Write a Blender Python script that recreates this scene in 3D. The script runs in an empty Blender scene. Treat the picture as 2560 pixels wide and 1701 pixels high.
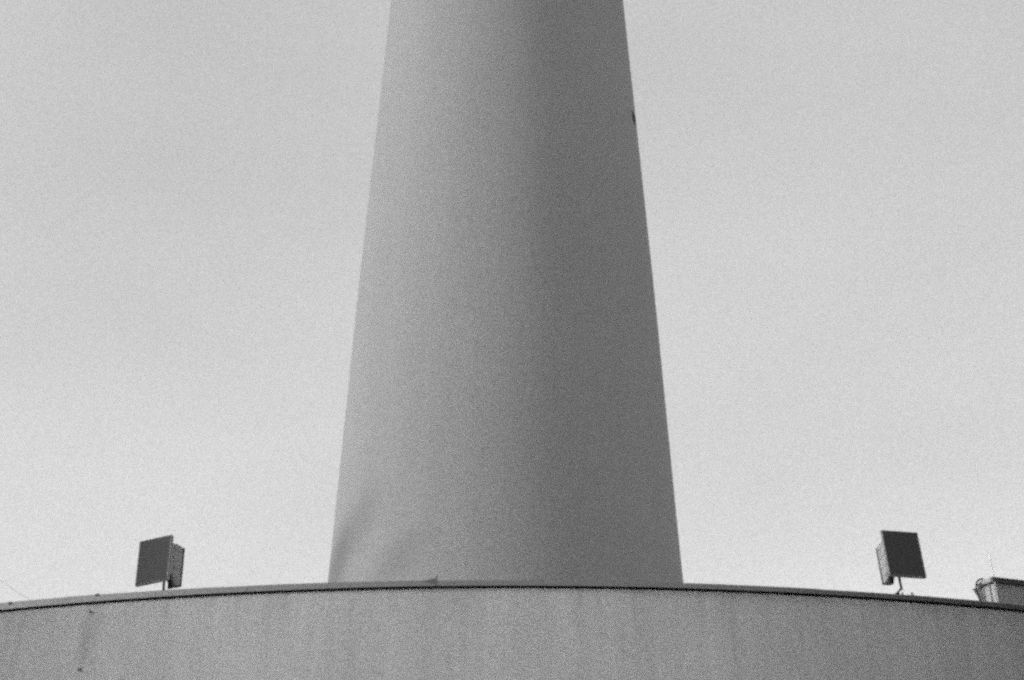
import bpy, bmesh, math, random
from mathutils import Vector, Matrix

random.seed(7)
R_ = math.radians
scene = bpy.context.scene
COL = scene.collection

# ------------------------------------------------------------------ camera
cam_d = bpy.data.cameras.new("camera")
cam_d.lens = 50.0
cam_d.sensor_width = 36.0
cam_d.clip_start = 0.1
cam_d.clip_end = 3000.0
cam = bpy.data.objects.new("camera", cam_d)
cam.location = (0.0, 0.0, 1.65)
cam.rotation_euler = (R_(90 + 33.0), 0, 0)
COL.objects.link(cam)
scene.camera = cam

# ------------------------------------------------------------------ light
SUN_AZ, SUN_EL = 75.0, 30.0
world = bpy.data.worlds.new("World")
scene.world = world
world.use_nodes = True
wn, wl = world.node_tree.nodes, world.node_tree.links
wn.clear()


def wnode(t, **kw):
    n = wn.new(t)
    for k, v in kw.items():
        setattr(n, k, v)
    return n


def wmath(op, a, b=None):
    n = wnode("ShaderNodeMath", operation=op)
    for i, v in enumerate((a, b)):
        if v is None:
            continue
        if isinstance(v, (int, float)):
            n.inputs[i].default_value = v
        else:
            wl.new(v, n.inputs[i])
    return n.outputs[0]


sky = wnode("ShaderNodeTexSky", sky_type="NISHITA", sun_disc=False)
sky.sun_elevation = R_(SUN_EL)
sky.sun_rotation = R_(180 + SUN_AZ)
sky.altitude = 0
sky.air_density = 1.2
sky.dust_density = 1.5
sky.ozone_density = 1.0
bw = wnode("ShaderNodeRGBToBW")
wl.new(sky.outputs[0], bw.inputs[0])
tc = wnode("ShaderNodeTexCoord")
# thin overcast veil, soft broad streaks of cloud, and the grain of the film-grey sky
cm = wnode("ShaderNodeMapping")
cm.inputs["Scale"].default_value = (1.0, 1.0, 2.2)
cm.inputs["Location"].default_value = (-0.74, -4.15, 0.86)
cm.inputs["Rotation"].default_value = (0.35, 0.5, 0.2)
wl.new(tc.outputs["Generated"], cm.inputs[0])
cloud = wnode("ShaderNodeTexNoise")
cloud.inputs["Scale"].default_value = 2.5
cloud.inputs["Detail"].default_value = 3.0
cloud.inputs["Roughness"].default_value = 0.45
wl.new(cm.outputs[0], cloud.inputs["Vector"])
fine = wnode("ShaderNodeTexNoise")
fine.inputs["Scale"].default_value = 3000.0
fine.inputs["Detail"].default_value = 1.0
fine.inputs["Roughness"].default_value = 0.6
wl.new(tc.outputs["Generated"], fine.inputs["Vector"])
VEIL, VEIL_MIX = 8.2, 0.5
sep = wnode("ShaderNodeSeparateXYZ")
wl.new(tc.outputs["Generated"], sep.inputs[0])
veil = wmath("MULTIPLY", wmath("SUBTRACT", 1.10, wmath("MULTIPLY", wmath("MAXIMUM", sep.outputs[2], 0.0), 0.52)), VEIL * VEIL_MIX)
base = wmath("ADD", wmath("MULTIPLY", bw.outputs[0], 1 - VEIL_MIX), veil)
cl = wmath("ADD", wmath("MULTIPLY", wmath("SUBTRACT", cloud.outputs["Fac"], 0.5), 0.30), 1.0)
gr = wmath("ADD", wmath("MULTIPLY", wmath("SUBTRACT", fine.outputs["Fac"], 0.5), 1.7), 1.0)
tot = wmath("MULTIPLY", wmath("MULTIPLY", base, cl), gr)
bg = wnode("ShaderNodeBackground")
bg.inputs["Strength"].default_value = 0.15
wl.new(tot, bg.inputs["Color"])
wo = wnode("ShaderNodeOutputWorld")
wl.new(bg.outputs[0], wo.inputs["Surface"])

sun_d = bpy.data.lights.new("sun", "SUN")
sun_d.energy = 2.55
sun_d.angle = R_(10.0)
sun_d.color = (1.0, 1.0, 1.0)           # black-and-white film
sun = bpy.data.objects.new("sun", sun_d)
sd = Vector((-math.sin(R_(SUN_AZ)) * math.cos(R_(SUN_EL)), -math.cos(R_(SUN_AZ)) * math.cos(R_(SUN_EL)), math.sin(R_(SUN_EL))))
sun.rotation_euler = sd.to_track_quat("Z", "Y").to_euler()
sun.location = sd * 200
COL.objects.link(sun)

vs = scene.view_settings
vs.view_transform = "Standard"
vs.look = "None"
vs.exposure = 0.0
vs.gamma = 1.0
vs.use_curve_mapping = False
scene.render.engine = "CYCLES"
cy = scene.cycles
cy.use_denoising = False                # the render's own fine noise reads as film grain
cy.filter_width = 2.8                   # the photograph is slightly soft
cy.max_bounces = 6
cy.use_adaptive_sampling = True
cy.adaptive_threshold = 0.10
cy.adaptive_min_samples = 12


# ------------------------------------------------------------------ helpers
def new_obj(name, bm, mat, parent=None, smooth=False, loc=None):
    me = bpy.data.meshes.new(name)
    bmesh.ops.recalc_face_normals(bm, faces=bm.faces[:])
    if smooth:
        for f in bm.faces:
            f.smooth = True
    bm.to_mesh(me)
    bm.free()
    if smooth:
        me.set_sharp_from_angle(angle=R_(35))
    me.materials.append(mat)
    o = bpy.data.objects.new(name, me)
    if loc is not None:
        o.location = loc
    COL.objects.link(o)
    if parent is not None:
        o.parent = parent
    return o


def thing(name, label, cat, loc=(0, 0, 0), rot=(0, 0, 0), group=None):
    o = bpy.data.objects.new(name, None)
    o.empty_display_size = 0.3
    o.location = loc
    o.rotation_euler = rot
    o["label"] = label
    o["category"] = cat
    if group:
        o["group"] = group
    COL.objects.link(o)
    return o


def box(bm, x0, x1, y0, y1, z0, z1, bev=0.0, seg=2):
    m = Matrix.Translation(((x0 + x1) / 2, (y0 + y1) / 2, (z0 + z1) / 2)) @ Matrix.Diagonal((x1 - x0, y1 - y0, z1 - z0, 1))
    r = bmesh.ops.create_cube(bm, size=1.0, matrix=m)
    if bev > 0:
        vsx = set(r["verts"])
        es = [e for e in bm.edges if e.verts[0] in vsx and e.verts[1] in vsx]
        bmesh.ops.bevel(bm, geom=es, offset=bev, segments=seg, profile=0.5, affect="EDGES")
    return bm


def tube(bm, pts, r, n=8, r1=None):
    pts = [Vector(p) for p in pts]
    rings = []
    up = Vector((0.31, 0.2, 0.93))
    for i, p in enumerate(pts):
        t = (pts[min(i + 1, len(pts) - 1)] - pts[max(i - 1, 0)]).normalized()
        a = t.cross(up)
        if a.length < 0.05:
            a = t.cross(Vector((1, 0, 0)))
        a.normalize()
        b = t.cross(a).normalized()
        rr = r if r1 is None else r + (r1 - r) * i / (len(pts) - 1)
        rings.append([bm.verts.new(p + (a * math.cos(2 * math.pi * k / n) + b * math.sin(2 * math.pi * k / n)) * rr) for k in range(n)])
    for A, B in zip(rings, rings[1:]):
        for k in range(n):
            bm.faces.new((A[k], A[(k + 1) % n], B[(k + 1) % n], B[k]))
    bm.faces.new(rings[0][::-1])
    bm.faces.new(rings[-1])
    return bm


def bez(p0, p1, p2, p3, n=12):
    out = []
    for i in range(n + 1):
        t = i / n
        out.append(Vector(p0) * (1 - t) ** 3 + Vector(p1) * 3 * t * (1 - t) ** 2 + Vector(p2) * 3 * t * t * (1 - t) + Vector(p3) * t ** 3)
    return out


def lathe(prof, seg, a0=0.0, a1=360.0, center=(0, 0)):
    """prof: list of (r, z). Angle 0 faces the camera (-Y), positive to +X."""
    bm = bmesh.new()
    closed = abs(a1 - a0) >= 359.9
    n = seg if closed else seg + 1
    rings = []
    for i in range(n):
        a = R_(a0 + (a1 - a0) * i / seg)
        s, c = math.sin(a), -math.cos(a)
        rings.append([bm.verts.new((center[0] + r * s, center[1] + r * c, z)) for r, z in prof])
    for i in range(seg):
        A, B = rings[i], rings[(i + 1) % n]
        for j in range(len(prof) - 1):
            bm.faces.new((A[j], B[j], B[j + 1], A[j + 1]))
    return bm, rings


# ------------------------------------------------------------------ materials (all neutral grey: black-and-white film)
class Mat:
    def __init__(s, name, rough=0.85, metal=0.0, spec=0.3):
        s.m = bpy.data.materials.new(name)
        s.m.use_nodes = True
        s.n, s.l = s.m.node_tree.nodes, s.m.node_tree.links
        s.b = s.n["Principled BSDF"]
        s.b.inputs["Roughness"].default_value = rough
        s.b.inputs["Metallic"].default_value = metal
        s.b.inputs["Specular IOR Level"].default_value = spec
        s.tc = s.n.new("ShaderNodeTexCoord")

    def math(s, op, a, b=None, clamp=False):
        n = s.n.new("ShaderNodeMath")
        n.operation = op
        n.use_clamp = clamp
        for i, v in enumerate((a, b)):
            if v is None:
                continue
            if isinstance(v, (int, float)):
                n.inputs[i].default_value = v
            else:
                s.l.new(v, n.inputs[i])
        return n.outputs[0]

    def mapping(s, scale=(1, 1, 1), loc=(0, 0, 0), rot=(0, 0, 0), kind="POINT", src=None):
        n = s.n.new("ShaderNodeMapping")
        n.vector_type = kind
        n.inputs["Scale"].default_value = scale
        n.inputs["Location"].default_value = loc
        n.inputs["Rotation"].default_value = rot
        s.l.new(src or s.tc.outputs["Object"], n.inputs[0])
        return n.outputs[0]

    def noise(s, scale, detail=2.0, rough=0.5, vec=None):
        n = s.n.new("ShaderNodeTexNoise")
        n.inputs["Scale"].default_value = scale
        n.inputs["Detail"].default_value = detail
        n.inputs["Roughness"].default_value = rough
        s.l.new(vec or s.tc.outputs["Object"], n.inputs["Vector"])
        return n.outputs["Fac"]

    def vary(s, fac, amp):
        """1 + amp*(fac-0.5)*2"""
        return s.math("ADD", s.math("MULTIPLY", s.math("SUBTRACT", fac, 0.5), 2 * amp), 1.0)

    def blob(s, c, half, rot, depth, soft=1.0):
        """soft oval darkening: 1 outside, 1-depth in the middle. half = half axes, rot about Y"""
        v = s.mapping(scale=half, loc=c, rot=rot, kind="TEXTURE")
        ln = s.n.new("ShaderNodeVectorMath")
        ln.operation = "LENGTH"
        s.l.new(v, ln.inputs[0])
        mr = s.n.new("ShaderNodeMapRange")
        mr.interpolation_type = "SMOOTHERSTEP"
        mr.inputs["From Min"].default_value = 0.0
        mr.inputs["From Max"].default_value = soft
        mr.inputs["To Min"].default_value = 1 - depth
        mr.inputs["To Max"].default_value = 1.0
        s.l.new(ln.outputs["Value"], mr.inputs["Value"])
        return mr.outputs[0]

    def prod(s, *f):
        o = f[0]
        for x in f[1:]:
            o = s.math("MULTIPLY", o, x)
        return o

    def colour(s, val):
        if isinstance(val, (int, float)):
            s.b.inputs["Base Color"].default_value = (val, val, val, 1)
        else:
            s.l.new(val, s.b.inputs["Base Color"])
        return s

    def bump(s, fac, strength=0.3, dist=0.01):
        n = s.n.new("ShaderNodeBump")
        n.inputs["Strength"].default_value = strength
        n.inputs["Distance"].default_value = dist
        s.l.new(fac, n.inputs["Height"])
        s.l.new(n.outputs[0], s.b.inputs["Normal"])
        return s


def speckled(name, base, grain_scale, grain, rough=0.85, metal=0.0, spec=0.3, blot=0.06, blot_scale=2.0):
    m = Mat(name, rough, metal, spec)
    g = m.noise(grain_scale, 1.0, 0.6)
    b = m.noise(blot_scale, 3.0, 0.55)
    m.colour(m.prod(m.vary(g, grain), m.vary(b, blot), base))
    return m.m


# drum wall: rendered concrete, faint vertical run-off streaks, fine sandy grain
mw = Mat("wall_concrete", 0.9, 0, 0.2)
gw = mw.noise(75.0, 1.0, 0.6)
bl = mw.noise(0.55, 3.0, 0.5)
st = mw.noise(1.0, 3.0, 0.6, mw.mapping(scale=(2.6, 2.6, 0.10)))
st2 = mw.noise(1.0, 2.0, 0.6, mw.mapping(scale=(9.0, 9.0, 0.5)))
SHAFT_SHADE_COPY = [((-5.15, -3.9, 13.6), (1.3, 4.0, 2.4), 25, 0.18), ((-5.95, -2.6, 12.6), (1.15, 4.0, 2.6), 12, 0.32), ((-3.60, -5.4, 11.6), (1.2, 4.0, 2.3), 52, 0.16), ((-5.4, -3.4, 11.0), (1.6, 5.0, 0.9), 70, 0.15)]  # unused copy of the shadow patches painted on the shaft
mw_fac = [mw.vary(gw, 0.8), mw.vary(bl, 0.10), mw.vary(st, 0.17), mw.vary(st2, 0.07)]
# damp run-off below the fixing bolts near the left end of the wall
mw_fac.append(mw.blob((-5.84, -30.04, 8.85), (0.22, 0.6, 0.75), (0, 0, 0), 0.12))
mw_fac.append(mw.blob((-5.83, -30.04, 8.60), (0.10, 0.6, 0.60), (0, 0, 0), 0.10))
# drip marks that start under the coping and die out down the wall
dn = mw.noise(1.0, 2.0, 0.6, mw.mapping(scale=(7.0, 7.0, 0.25)))
sx = mw.n.new("ShaderNodeSeparateXYZ")
mw.l.new(mw.tc.outputs["Object"], sx.inputs[0])
dz = mw.math("DIVIDE", mw.math("SUBTRACT", sx.outputs[2], 8.55), 0.8, True)
dd = mw.math("MULTIPLY", mw.math("MULTIPLY", mw.math("SUBTRACT", dn, 0.50), 4.0, True), mw.math("POWER", dz, 1.6))
mw_fac.append(mw.math("SUBTRACT", 1.0, mw.math("MULTIPLY", dd, 0.22)))
mw.colour(mw.prod(0.455, *mw_fac))
mw.bump(gw, 0.25, 0.01)
M_WALL = mw.m

# shaft: smooth painted concrete
mt = Mat("shaft_concrete", 0.9, 0, 0.2)
gt = mt.noise(27.0, 1.0, 0.6)
bt = mt.noise(0.16, 3.0, 0.5)
s1 = mt.noise(1.0, 3.0, 0.55, mt.mapping(scale=(0.8, 0.8, 0.03)))
mt_fac = [mt.vary(gt, 0.8), mt.vary(bt, 0.07), mt.vary(s1, 0.05)]
M_SHAFT_BUILD = (mt, mt_fac, gt)

M_COPING = speckled("coping_sheet_metal", 0.225, 60.0, 0.5, 0.50, 0.85, 0.4, 0.12, 1.2)
M_SEAM = speckled("seam_dark_metal", 0.12, 40.0, 0.2, 0.6, 0.3)
M_BENT = speckled("bent_sheet_weathered", 0.14, 60.0, 0.5, 0.7, 0.3)
M_GASKET = speckled("gasket_rubber", 0.14, 40.0, 0.2, 0.9)
M_ROOF = speckled("roof_felt", 0.16, 20.0, 0.3, 0.95)
M_LENS = speckled("lamp_glass_dark", 0.060, 40.0, 0.4, 0.6, 0.0, 0.2, 0.05)
M_CASE = speckled("lamp_case_paint", 0.33, 42.0, 0.45, 0.55, 0.0, 0.4, 0.25, 9.0)
M_RIM = speckled("lamp_rim_paint", 0.22, 42.0, 0.3, 0.5, 0.0, 0.4)
M_DARK = speckled("dark_steel", 0.03, 40.0, 0.2, 0.55, 0.2)
M_CAP = speckled("housing_lid_dark", 0.085, 40.0, 0.3, 0.6, 0.2)
M_HOUSE = speckled("housing_paint", 0.40, 40.0, 0.4, 0.7, 0.0, 0.3, 0.2, 3.0)
M_PALE = speckled("pale_conduit", 0.42, 40.0, 0.3, 0.6)
M_WIRE = speckled("wire_zinc", 0.6, 40.0, 0.2, 0.5, 0.6)

mg = Mat("plaza_paving", 0.9, 0, 0.2)
bt_ = mg.n.new("ShaderNodeTexBrick")
bt_.inputs["Color1"].default_value = (0.25, 0.25, 0.25, 1)
bt_.inputs["Color2"].default_value = (0.20, 0.20, 0.20, 1)
bt_.inputs["Mortar"].default_value = (0.10, 0.10, 0.10, 1)
bt_.inputs["Scale"].default_value = 1.0
bt_.inputs["Mortar Size"].default_value = 0.012
mg.l.new(mg.tc.outputs["Object"], bt_.inputs["Vector"])
mg.l.new(bt_.outputs["Color"], mg.b.inputs["Base Color"])
M_GROUND = mg.m

# ------------------------------------------------------------------ setting
bm = bmesh.new()
bmesh.ops.create_circle(bm, cap_ends=True, segments=96, radius=1200.0)
g = new_obj("ground", bm, M_GROUND)
g["kind"] = "structure"

# ------------------------------------------------------------------ round building
H, RAD, DC = 9.351, 30.605, 48.605          # height of the shadow joint, wall radius, distance of the centre
CEN = Vector((0.0, DC, 0.0))
drum = thing("round_building", "low round concrete building with metal coping below the tower shaft", "building", CEN)


def polar(a, r, z):
    a = R_(a)
    return Vector((r * math.sin(a), -r * math.cos(a), z))


J0, J1 = H - 0.018, H + 0.013               # joint between wall and coping
bm, _ = lathe([(RAD, 0.0), (RAD, J0 - 0.012), (RAD - 0.012, J0), (RAD - 0.30, J0)], 480)
w = new_obj("wall", bm, M_WALL, drum, smooth=True)
bm, _ = lathe([(RAD - 0.07, J0 - 0.01), (RAD - 0.07, J1 + 0.02)], 480)
new_obj("joint_gasket", bm, M_GASKET, drum, smooth=True)
bm, rings = lathe([(RAD - 0.45, J1 + 0.05), (0.5, J1 + 0.09)], 240)
bm.faces.new([r_[-1] for r_ in rings])
new_obj("roof", bm, M_ROOF, drum, smooth=True)

# coping sheets: folded metal caps, each a little different, lapped at dark seams
STEP = 2.443
PHASE = -1.911


def coping_profile(h, out=0.035):
    t = 0.006
    ro, ri = RAD + out, RAD - 0.52
    return [(ri, J1), (ro - 0.022, J1), (ro - 0.016, J1 - 0.010), (ro, J1 - 0.010), (ro, J1 + h - 0.012), (ro - 0.012, J1 + h), (ri, J1 + h + 0.006), (ri, J1)]


def coping_sheet(a0, a1, h0, h1, out):
    seg = 6
    bmx = bmesh.new()
    rings_ = []
    for i in range(seg + 1):
        t = i / seg
        a = a0 + (a1 - a0) * t
        pr = coping_profile(h0 + (h1 - h0) * t, out)[:-1]
        rings_.append([bmx.verts.new(polar(a, r, z)) for r, z in pr])
    n = len(rings_[0])
    for A, B in zip(rings_, rings_[1:]):
        for j in range(n):
            bmx.faces.new((A[j], A[(j + 1) % n], B[(j + 1) % n], B[j]))
    bmx.faces.new(rings_[0])
    bmx.faces.new(rings_[-1][::-1])
    return bmx


K0, K1 = -7, 8
for k in range(K0, K1):
    a0, a1 = PHASE + k * STEP, PHASE + (k + 1) * STEP
    out = 0.035 + random.uniform(-0.004, 0.004)
    # the sheets to the left of the frame stand higher
    def hh(a):
        if a < -9.9:
            return 0.098
        if a < -1.9:
            return 0.088 + (-9.9 - a) / 8.0 * 0.016
        return 0.068
    h0, h1 = hh(a0 + 0.01) + random.uniform(-.003, .003), hh(a1 - 0.01) + random.uniform(-.003, .003)
    new_obj("coping_sheet", coping_sheet(a0 + 0.003, a1 - 0.003, h0, h1, out), M_COPING, drum, smooth=True)
rest0, rest1 = PHASE + K1 * STEP, PHASE + K0 * STEP + 360
bm, _ = lathe(coping_profile(0.07), 300, rest0, rest1)
o = new_obj("coping_run", bm, M_COPING, drum, smooth=True)

# seams between sheets: small dark clips on the upper edge, and one bent-up sheet end
for a, dw, z0, z1, tilt in ((-13.32, 0.045, 0.062, 0.094, 0.0), (-10.85, 0.05, 0.070, 0.100, 0.0), (10.45, 0.016, 0.045, 0.105, 0.0), (10.18, 0.012, 0.05, 0.095, 0.0)):
    bm = bmesh.new()
    box(bm, -dw / 2, dw / 2, -0.012, 0.03, z0, z1, 0.003, 1)
    o = new_obj("seam_clip", bm, M_SEAM, drum)
    o.location = polar(a, RAD + 0.034, J1)
    o.rotation_euler = (0, tilt, R_(a))
bm = bmesh.new()
vs_ = [(-0.20, 0, 0.060), (0, 0, 0.0), (0.006, 0, 0.150), (-0.014, 0, 0.112), (-0.05, 0, 0.094)]
fr = [bm.verts.new((x, -0.006, z)) for x, y, z in vs_]
bk = [bm.verts.new((x, 0.006, z)) for x, y, z in vs_]
bm.faces.new(fr)
bm.faces.new(bk[::-1])
for i in range(5):
    bm.faces.new((fr[i], fr[(i + 1) % 5], bk[(i + 1) % 5], bk[i]))
o = new_obj("bent_sheet_end", bm, M_BENT, drum)
o.location = polar(-1.911, RAD + 0.03, J1)
o.rotation_euler = (0, 0, R_(-1.911))

# two dark fixing bolts on the wall near the left end
for a, z, s in ((-10.98, H - 0.135, 1.0), (-11.02, H - 0.96, 1.15)):
    bm = bmesh.new()
    bmesh.ops.create_cone(bm, cap_ends=True, segments=8, radius1=0.019 * s, radius2=0.014 * s, depth=0.03, matrix=Matrix.Rotation(R_(90), 4, "X"))
    o = new_obj("fixing_bolt", bm, M_SEAM, drum)
    o.location = polar(a, RAD + 0.012, z)
    o.rotation_euler = (0, 0, R_(a))

# ------------------------------------------------------------------ tower
TX = -0.235
tower = thing("tower", "tall tapering round concrete tower shaft rising behind the round building", "tower", (TX, DC, J1 + 0.05))
TZ = J1 + 0.05
PAINTED_SHADE = [((-5.15, -3.9, 13.6), (1.3, 4.0, 2.4), 25, 0.18), ((-5.95, -2.6, 12.6), (1.15, 4.0, 2.6), 12, 0.32), ((-3.60, -5.4, 11.6), (1.2, 4.0, 2.3), 52, 0.16), ((-5.4, -3.4, 11.0), (1.6, 5.0, 0.9), 70, 0.15)]
PROF = [(8.0, 0.0), (7.35, 1.6), (6.95, 4.2), (6.70, 8.0), (6.455, 22.3 - TZ), (6.125, 35.0 - TZ), (5.555, 52.1 - TZ), (4.95, 70 - TZ), (4.3, 90 - TZ), (3.9, 105 - TZ)]


def rad_at(z):
    for (r0, z0), (r1, z1) in zip(PROF, PROF[1:]):
        if z0 <= z <= z1:
            return r0 + (r1 - r0) * (z - z0) / (z1 - z0)
    return PROF[-1][0]


prof = [(rad_at(z), z) for z in [i * 0.8 for i in range(int((105 - TZ) / 0.8))]]
# smooth the profile
for _ in range(6):
    prof = [prof[0]] + [((prof[i - 1][0] + prof[i][0] * 2 + prof[i + 1][0]) / 4, prof[i][1]) for i in range(1, len(prof) - 1)] + [prof[-1]]
bm, rings = lathe(prof, 192)
bm.faces.new([r_[-1] for r_ in rings])
m, fac, gt_ = M_SHAFT_BUILD
# soft shadows painted into the colour low on the left flank (object space of the shaft)
for c, half, ry, dp in PAINTED_SHADE:
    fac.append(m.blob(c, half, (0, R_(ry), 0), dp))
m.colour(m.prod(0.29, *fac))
m.bump(gt_, 0.25, 0.02)
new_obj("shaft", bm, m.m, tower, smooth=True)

# small louvred vent at the right flank
zv = 43.5 - TZ
av = 71.0
vent = bpy.data.objects.new("vent", None)
COL.objects.link(vent)
vent.parent = tower
vent.location = polar(av, rad_at(zv) - 0.02, zv)
vent.rotation_euler = (0, 0, R_(av))
bm = bmesh.new()
for x0, x1, z0, z1 in ((-0.24, -0.19, -0.25, 0.25), (0.19, 0.24, -0.25, 0.25), (-0.19, 0.19, 0.20, 0.25), (-0.19, 0.19, -0.25, -0.20)):
    box(bm, x0, x1, -0.06, 0.10, z0, z1)
new_obj("vent_frame", bm, M_SEAM, vent)
bm = bmesh.new()
box(bm, -0.19, 0.19, 0.0, 0.05, -0.20, 0.20)
new_obj("vent_panel", bm, M_GASKET, vent)
for i in range(4):
    bm = bmesh.new()
    box(bm, -0.188, 0.188, -0.008, 0.008, -0.04, 0.04)
    s = new_obj("vent_slat", bm, M_DARK, vent)
    s.location = (0, -0.025, -0.15 + i * 0.10)
    s.rotation_euler = (R_(-35), 0, 0)


# ------------------------------------------------------------------ floodlights
def floodlight(loc, yaw, tilt, w, h, label, sd):
    """sd: side (+1 right, -1 left) that carries the control-gear box"""
    t = thing("floodlight", label, "floodlight", loc, (tilt, 0, yaw), "square floodlights on the parapet")
    W, Hh = w / 2, h / 2
    # front frame: four bars round the glass
    bm = bmesh.new()
    e = 0.012
    box(bm, -W, W, 0.0, 0.055, Hh - e, Hh, 0.004, 1)
    box(bm, -W, W, 0.0, 0.055, -Hh, -Hh + e, 0.004, 1)
    box(bm, -W, -W + e, 0.002, 0.053, -Hh + e, Hh - e)
    box(bm, W - e, W, 0.002, 0.053, -Hh + e, Hh - e)
    new_obj("front_frame", bm, M_RIM, t)
    bm = bmesh.new()
    box(bm, -W + e, W - e, 0.004, 0.02, -Hh + e, Hh - e)
    new_obj("front_glass", bm, M_LENS, t)
    # reflector case: tapers back and up from the frame
    bm = bmesh.new()
    prev = None
    for y, xs, zt, zb in ((0.056, 0.94, 0.93, -0.93), (0.10, 0.84, 0.86, -0.72), (0.20, 0.74, 0.82, -0.56), (0.34, 0.68, 0.80, -0.46), (0.375, 0.60, 0.74, -0.42)):
        c = 0.04
        X, Z1, Z0 = W * xs, Hh * zt, Hh * zb
        ring = []
        for cx_, cz_, a0 in ((X - c, Z1 - c, 0), (-X + c, Z1 - c, 90), (-X + c, Z0 + c, 180), (X - c, Z0 + c, 270)):
            for k in range(4):
                a = R_(a0 + k * 30)
                ring.append(bm.verts.new((cx_ + c * math.cos(a), y, cz_ + c * math.sin(a))))
        if prev:
            for q in range(len(ring)):
                bm.faces.new((prev[q], prev[(q + 1) % len(ring)], ring[(q + 1) % len(ring)], ring[q]))
        else:
            bm.faces.new(ring)
        prev = ring
    bm.faces.new(prev[::-1])
    new_obj("case", bm, M_CASE, t, smooth=True)
    # tall control-gear box hung on the back, on one side
    x0, x1 = sorted((sd * 0.095, sd * 0.222))
    bm = bmesh.new()
    prev = None
    for zz, ya, yb in ((-0.325, 0.27, 0.37), (-0.30, 0.235, 0.385), (-0.20, 0.20, 0.388), (0.23, 0.17, 0.388), (0.275, 0.18, 0.38), (0.288, 0.21, 0.36)):
        ring = []
        ins = 0.012 if zz in (-0.325, 0.288) else 0.0
        for px_, py_ in ((x0 + ins, ya), (x1 - ins, ya), (x1 - ins, yb), (x0 + ins, yb)):
            ring.append(bm.verts.new((px_, py_, zz)))
        if prev:
            for q in range(4):
                bm.faces.new((prev[q], prev[(q + 1) % 4], ring[(q + 1) % 4], ring[q]))
        else:
            bm.faces.new(ring)
        prev = ring
    bm.faces.new(prev[::-1])
    bmesh.ops.bevel(bm, geom=bm.edges[:], offset=0.022, segments=3, profile=0.5, affect="EDGES")
    gb = new_obj("gear_box", bm, M_CASE, t, smooth=True)
    bm = bmesh.new()
    box(bm, x0 - 0.006, x1 + 0.006, 0.389, 0.412, -0.315, 0.285, 0.008, 2)
    new_obj("gear_box_cover", bm, M_CAP, gb, smooth=True)
    for zz in (-0.22, -0.08, 0.06, 0.20):
        bm = bmesh.new()
        xe = sd * 0.2235
        box(bm, xe - 0.004, xe + 0.004, 0.21, 0.37, zz - 0.006, zz + 0.006)
        new_obj("cooling_rib", bm, M_CASE, gb)
    # dark block painting the shadow at the top of the case, locking lever below the gear box
    bm = bmesh.new()
    box(bm, x0 + 0.01, x1 - 0.005, 0.10, 0.168, 0.235, 0.275, 0.008, 1)
    new_obj("notch_shadow", bm, M_DARK, t)
    bm = bmesh.new()
    tube(bm, [(sd * 0.200, 0.09, -0.17), (sd * 0.196, 0.13, -0.235), (sd * 0.182, 0.20, -0.300), (sd * 0.150, 0.25, -0.372)], 0.018, 8, 0.036)
    tube(bm, [(sd * 0.200, 0.125, -0.228), (sd * 0.02, 0.14, -0.250)], 0.011, 8)
    new_obj("locking_lever", bm, M_DARK, t, smooth=True)
    # stem, crossbar and foot post
    bm = bmesh.new()
    tube(bm, [(0.0, 0.29, -Hh * 0.48), (0.0, 0.292, -0.30), (0.006, 0.30, -0.428)], 0.019, 8, 0.018)
    new_obj("stem", bm, M_DARK, t, smooth=True)
    bm = bmesh.new()
    box(bm, -0.014, 0.020, 0.285, 0.475, -0.412, -0.400, 0.003, 1)
    new_obj("crossbar", bm, M_CASE, t)
    bm = bmesh.new()
    zfoot = (J1 + 0.055) - loc[2]
    bmesh.ops.create_cone(bm, cap_ends=True, segments=12, radius1=0.032, radius2=0.032, depth=-0.413 - zfoot, matrix=Matrix.Translation((0, 0.45, (-0.413 + zfoot) / 2)))
    box(bm, -0.07, 0.07, 0.38, 0.52, zfoot - 0.002, zfoot + 0.012)
    new_obj("post", bm, M_DARK, t, smooth=True)
    return t


floodlight((-5.166, 18.9, 10.145), R_(-25.0), R_(3.5), 0.565, 0.681, "square dark-faced floodlight on the parapet left of the tower", 1)
floodlight((5.658, 18.9, 10.250), R_(9.1), R_(-3.85), 0.553, 0.728, "square dark-faced floodlight on the parapet right of the tower", -1)

# ------------------------------------------------------------------ roof housing at the right edge
HZ = 10.587
hb = thing("roof_housing", "grey roof housing box with dark lid at the right edge of the parapet", "roof housing", (7.4515, 20.5, HZ))
ZB = (J1 + 0.055) - HZ


def d2(a, l):
    return Vector((math.cos(R_(a)) * l, math.sin(R_(a)) * l))


def plan(off):
    A = Vector((0, 0))
    B = A + d2(15, 1.6)
    D = A + d2(130, 0.20)
    E_ = D + d2(98, 0.16)
    C = B + d2(105, 0.30)
    poly = [A, B, C, E_, D]
    cen = sum(poly, Vector((0, 0))) / 5
    out = []
    for k in range(5):
        p, q, r = poly[k - 1], poly[k], poly[(k + 1) % 5]
        n1 = Vector(((q - p).y, -(q - p).x)).normalized()
        n2 = Vector(((r - q).y, -(r - q).x)).normalized()
        b = (n1 + n2)
        out.append(q + b * (off / (1 + n1.dot(n2))))
    return out


def prism(poly, z0, z1):
    b = bmesh.new()
    lo = [b.verts.new((p.x, p.y, z0)) for p in poly]
    hi = [b.verts.new((p.x, p.y, z1)) for p in poly]
    b.faces.new(lo[::-1])
    b.faces.new(hi)
    n = len(poly)
    for k in range(n):
        b.faces.new((lo[k], lo[(k + 1) % n], hi[(k + 1) % n], hi[k]))
    return b


new_obj("housing_body", prism(plan(-0.035), ZB, -0.086), M_HOUSE, hb)
lid = new_obj("lid", prism(plan(0.0), -0.085, 0.0), M_CAP, hb)
Dp = d2(130, 0.20)
n_left = Vector((math.cos(R_(220)), math.sin(R_(220))))          # outward from the short face
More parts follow.
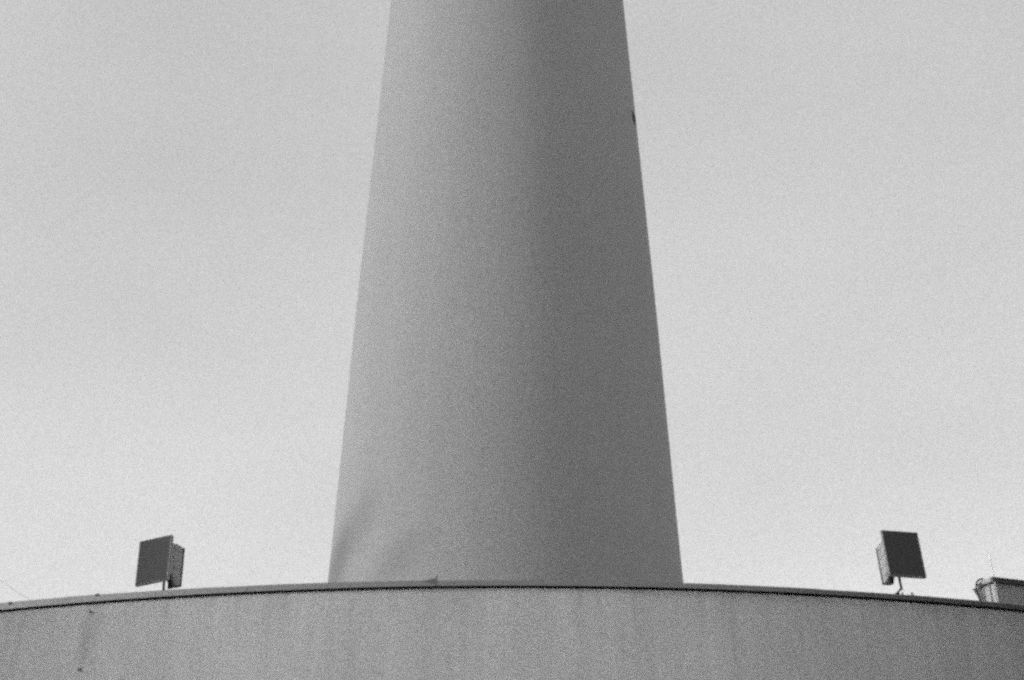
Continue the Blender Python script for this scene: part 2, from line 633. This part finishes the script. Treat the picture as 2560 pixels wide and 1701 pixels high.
# paler plate painting the sunlit end of the lid, conduits down the short face
ep = [d2(130, 0.035) + n_left * 0.003, d2(130, 0.19) + n_left * 0.003, d2(130, 0.19) + n_left * 0.009, d2(130, 0.035) + n_left * 0.009]
new_obj("lid_sunlit_end", prism(ep, -0.068, -0.006), M_HOUSE, lid)
for l_, r_ in ((-0.012, 0.013), (0.10, 0.010)):
    p = d2(130, l_) - n_left * 0.018
    bm = bmesh.new()
    tube(bm, [(p.x, p.y, ZB), (p.x, p.y, -0.087)], r_, 8)
    new_obj("conduit", bm, M_PALE, hb, smooth=True)
bm = bmesh.new()
dx, dy = Dp.x, Dp.y
tube(bm, bez((dx + 0.035, dy, 0.03), (dx - 0.12, dy, 0.03), (dx - 0.13, dy, -0.17), (dx - 0.065, dy, -0.34), 16) + [Vector((dx - 0.02, dy, ZB))], 0.014, 8)
new_obj("cable_loop", bm, M_DARK, hb, smooth=True)
bm = bmesh.new()
box(bm, dx - 0.15, dx + 0.0, dy + 0.034, dy + 0.052, -0.134, -0.118)
br = new_obj("side_bracket", bm, M_RIM, hb)
bm = bmesh.new()
v = [bm.verts.new((dx + a, dy + 0.035, z)) for a, z in ((-0.14, -0.136), (0.0, -0.136), (0.0, -0.5), (-0.075, -0.5), (-0.085, -0.26))]
v2 = [bm.verts.new((p.co.x, p.co.y + 0.02, p.co.z)) for p in v]
bm.faces.new(v)
bm.faces.new(v2[::-1])
for k in range(5):
    bm.faces.new((v[k], v[(k + 1) % 5], v2[(k + 1) % 5], v2[k]))
new_obj("gusset", bm, M_CASE, br)
bm = bmesh.new()
tube(bm, [(0.03, 0.03, 0.0), (0.03, 0.03, 0.035)], 0.012, 8)
tube(bm, [(0.03, 0.03, 0.03), (0.03, 0.03, 0.42)], 0.009, 6, 0.006)
new_obj("whip_aerial", bm, M_WIRE, hb, smooth=True)

# ------------------------------------------------------------------ guyed mast just outside the left edge
gm = thing("guy_wire_mast", "thin guy wire slanting up from the parapet at the left edge", "mast", (-7.95, 19.6, J1 + 0.06))
bm = bmesh.new()
tube(bm, [(0, 0, 0), (0, 0, 1.5)], 0.02, 8)
new_obj("pole", bm, M_WIRE, gm, smooth=True)
bm = bmesh.new()
P1 = Vector((-6.72, 18.82, J1 + 0.09)) - gm.location
P0 = Vector((0, 0, 0.93))
tube(bm, [P0 + (P1 - P0) * t for t in (0, .25, .5, .75, 1)], 0.0032, 6)
new_obj("guy_wire", bm, M_WIRE, gm, smooth=True)

# ------------------------------------------------------------------ added dark glazed block, unseen, to shade the drum's right end
pv = thing("added_right_blocker", "added dark glazed block right of the frame, shading the end of the round wall", "light blocker", (8.95, 7.0, 0))
PW, PD, PH = 14.0, 11.0, 18.0
bm = bmesh.new()
box(bm, 0.06, PW - 0.06, 0.06, PD - 0.06, 0.0, PH - 0.4)
new_obj("core", bm, M_DARK, pv)
bm = bmesh.new()
box(bm, -0.05, PW + 0.05, -0.05, PD + 0.05, PH - 0.4, PH)
new_obj("blocker_roof_slab", bm, M_CAP, pv)
def pane(x0, x1, y0, y1, z0, z1):
    b = bmesh.new()
    box(b, x0, x1, y0, y1, z0, z1)
    new_obj("blocker_pane", b, M_PANE, pv)
M_PANE = speckled("blocker_glass", 0.02, 3.0, 0.1, 0.12, 0.0, 0.4)
for i in range(4):
    y0 = 0.1 + i * (PD - 0.2) / 4
    for j in range(6):
        z0 = 0.1 + j * 2.8
        pane(0.0, 0.05, y0 + 0.04, y0 + (PD - 0.2) / 4 - 0.04, z0 + 0.04, z0 + 2.76)
for i in range(6):
    x0 = 0.1 + i * (PW - 0.2) / 6
    for j in range(6):
        z0 = 0.1 + j * 2.8
        pane(x0 + 0.04, x0 + (PW - 0.2) / 6 - 0.04, 0.0, 0.05, z0 + 0.04, z0 + 2.76)

# ------------------------------------------------------------------ added block left of the plaza, unseen, to shade the drum's left end
M_BLOCK = speckled("blocker_render", 0.30, 6.0, 0.1, 0.9)
ab = thing("added_left_blocker", "added plain block left of the frame, shading the left end of the round wall", "building", (-20.7, 14.7, 0))
bm = bmesh.new()
box(bm, -16.0, 0.0, 0.0, 9.5, 0.0, 27.0)
new_obj("wall", bm, M_BLOCK, ab)
bm = bmesh.new()
box(bm, -16.2, 0.15, -0.15, 9.65, 27.002, 27.5)
new_obj("roof", bm, M_ROOF, ab)
bm = bmesh.new()
box(bm, -0.03, 0.03, -0.7, 0.7, -0.8, 0.8)
win = None
for i in range(4):
    for j in range(9):
        if win is None:
            win = new_obj("blocker_window", bm, M_PANE, ab)
            ww = win
        else:
            ww = win.copy()
            COL.objects.link(ww)
            ww.parent = ab
        ww.location = (0.02, 1.3 + i * 2.3, 2.0 + j * 2.9)
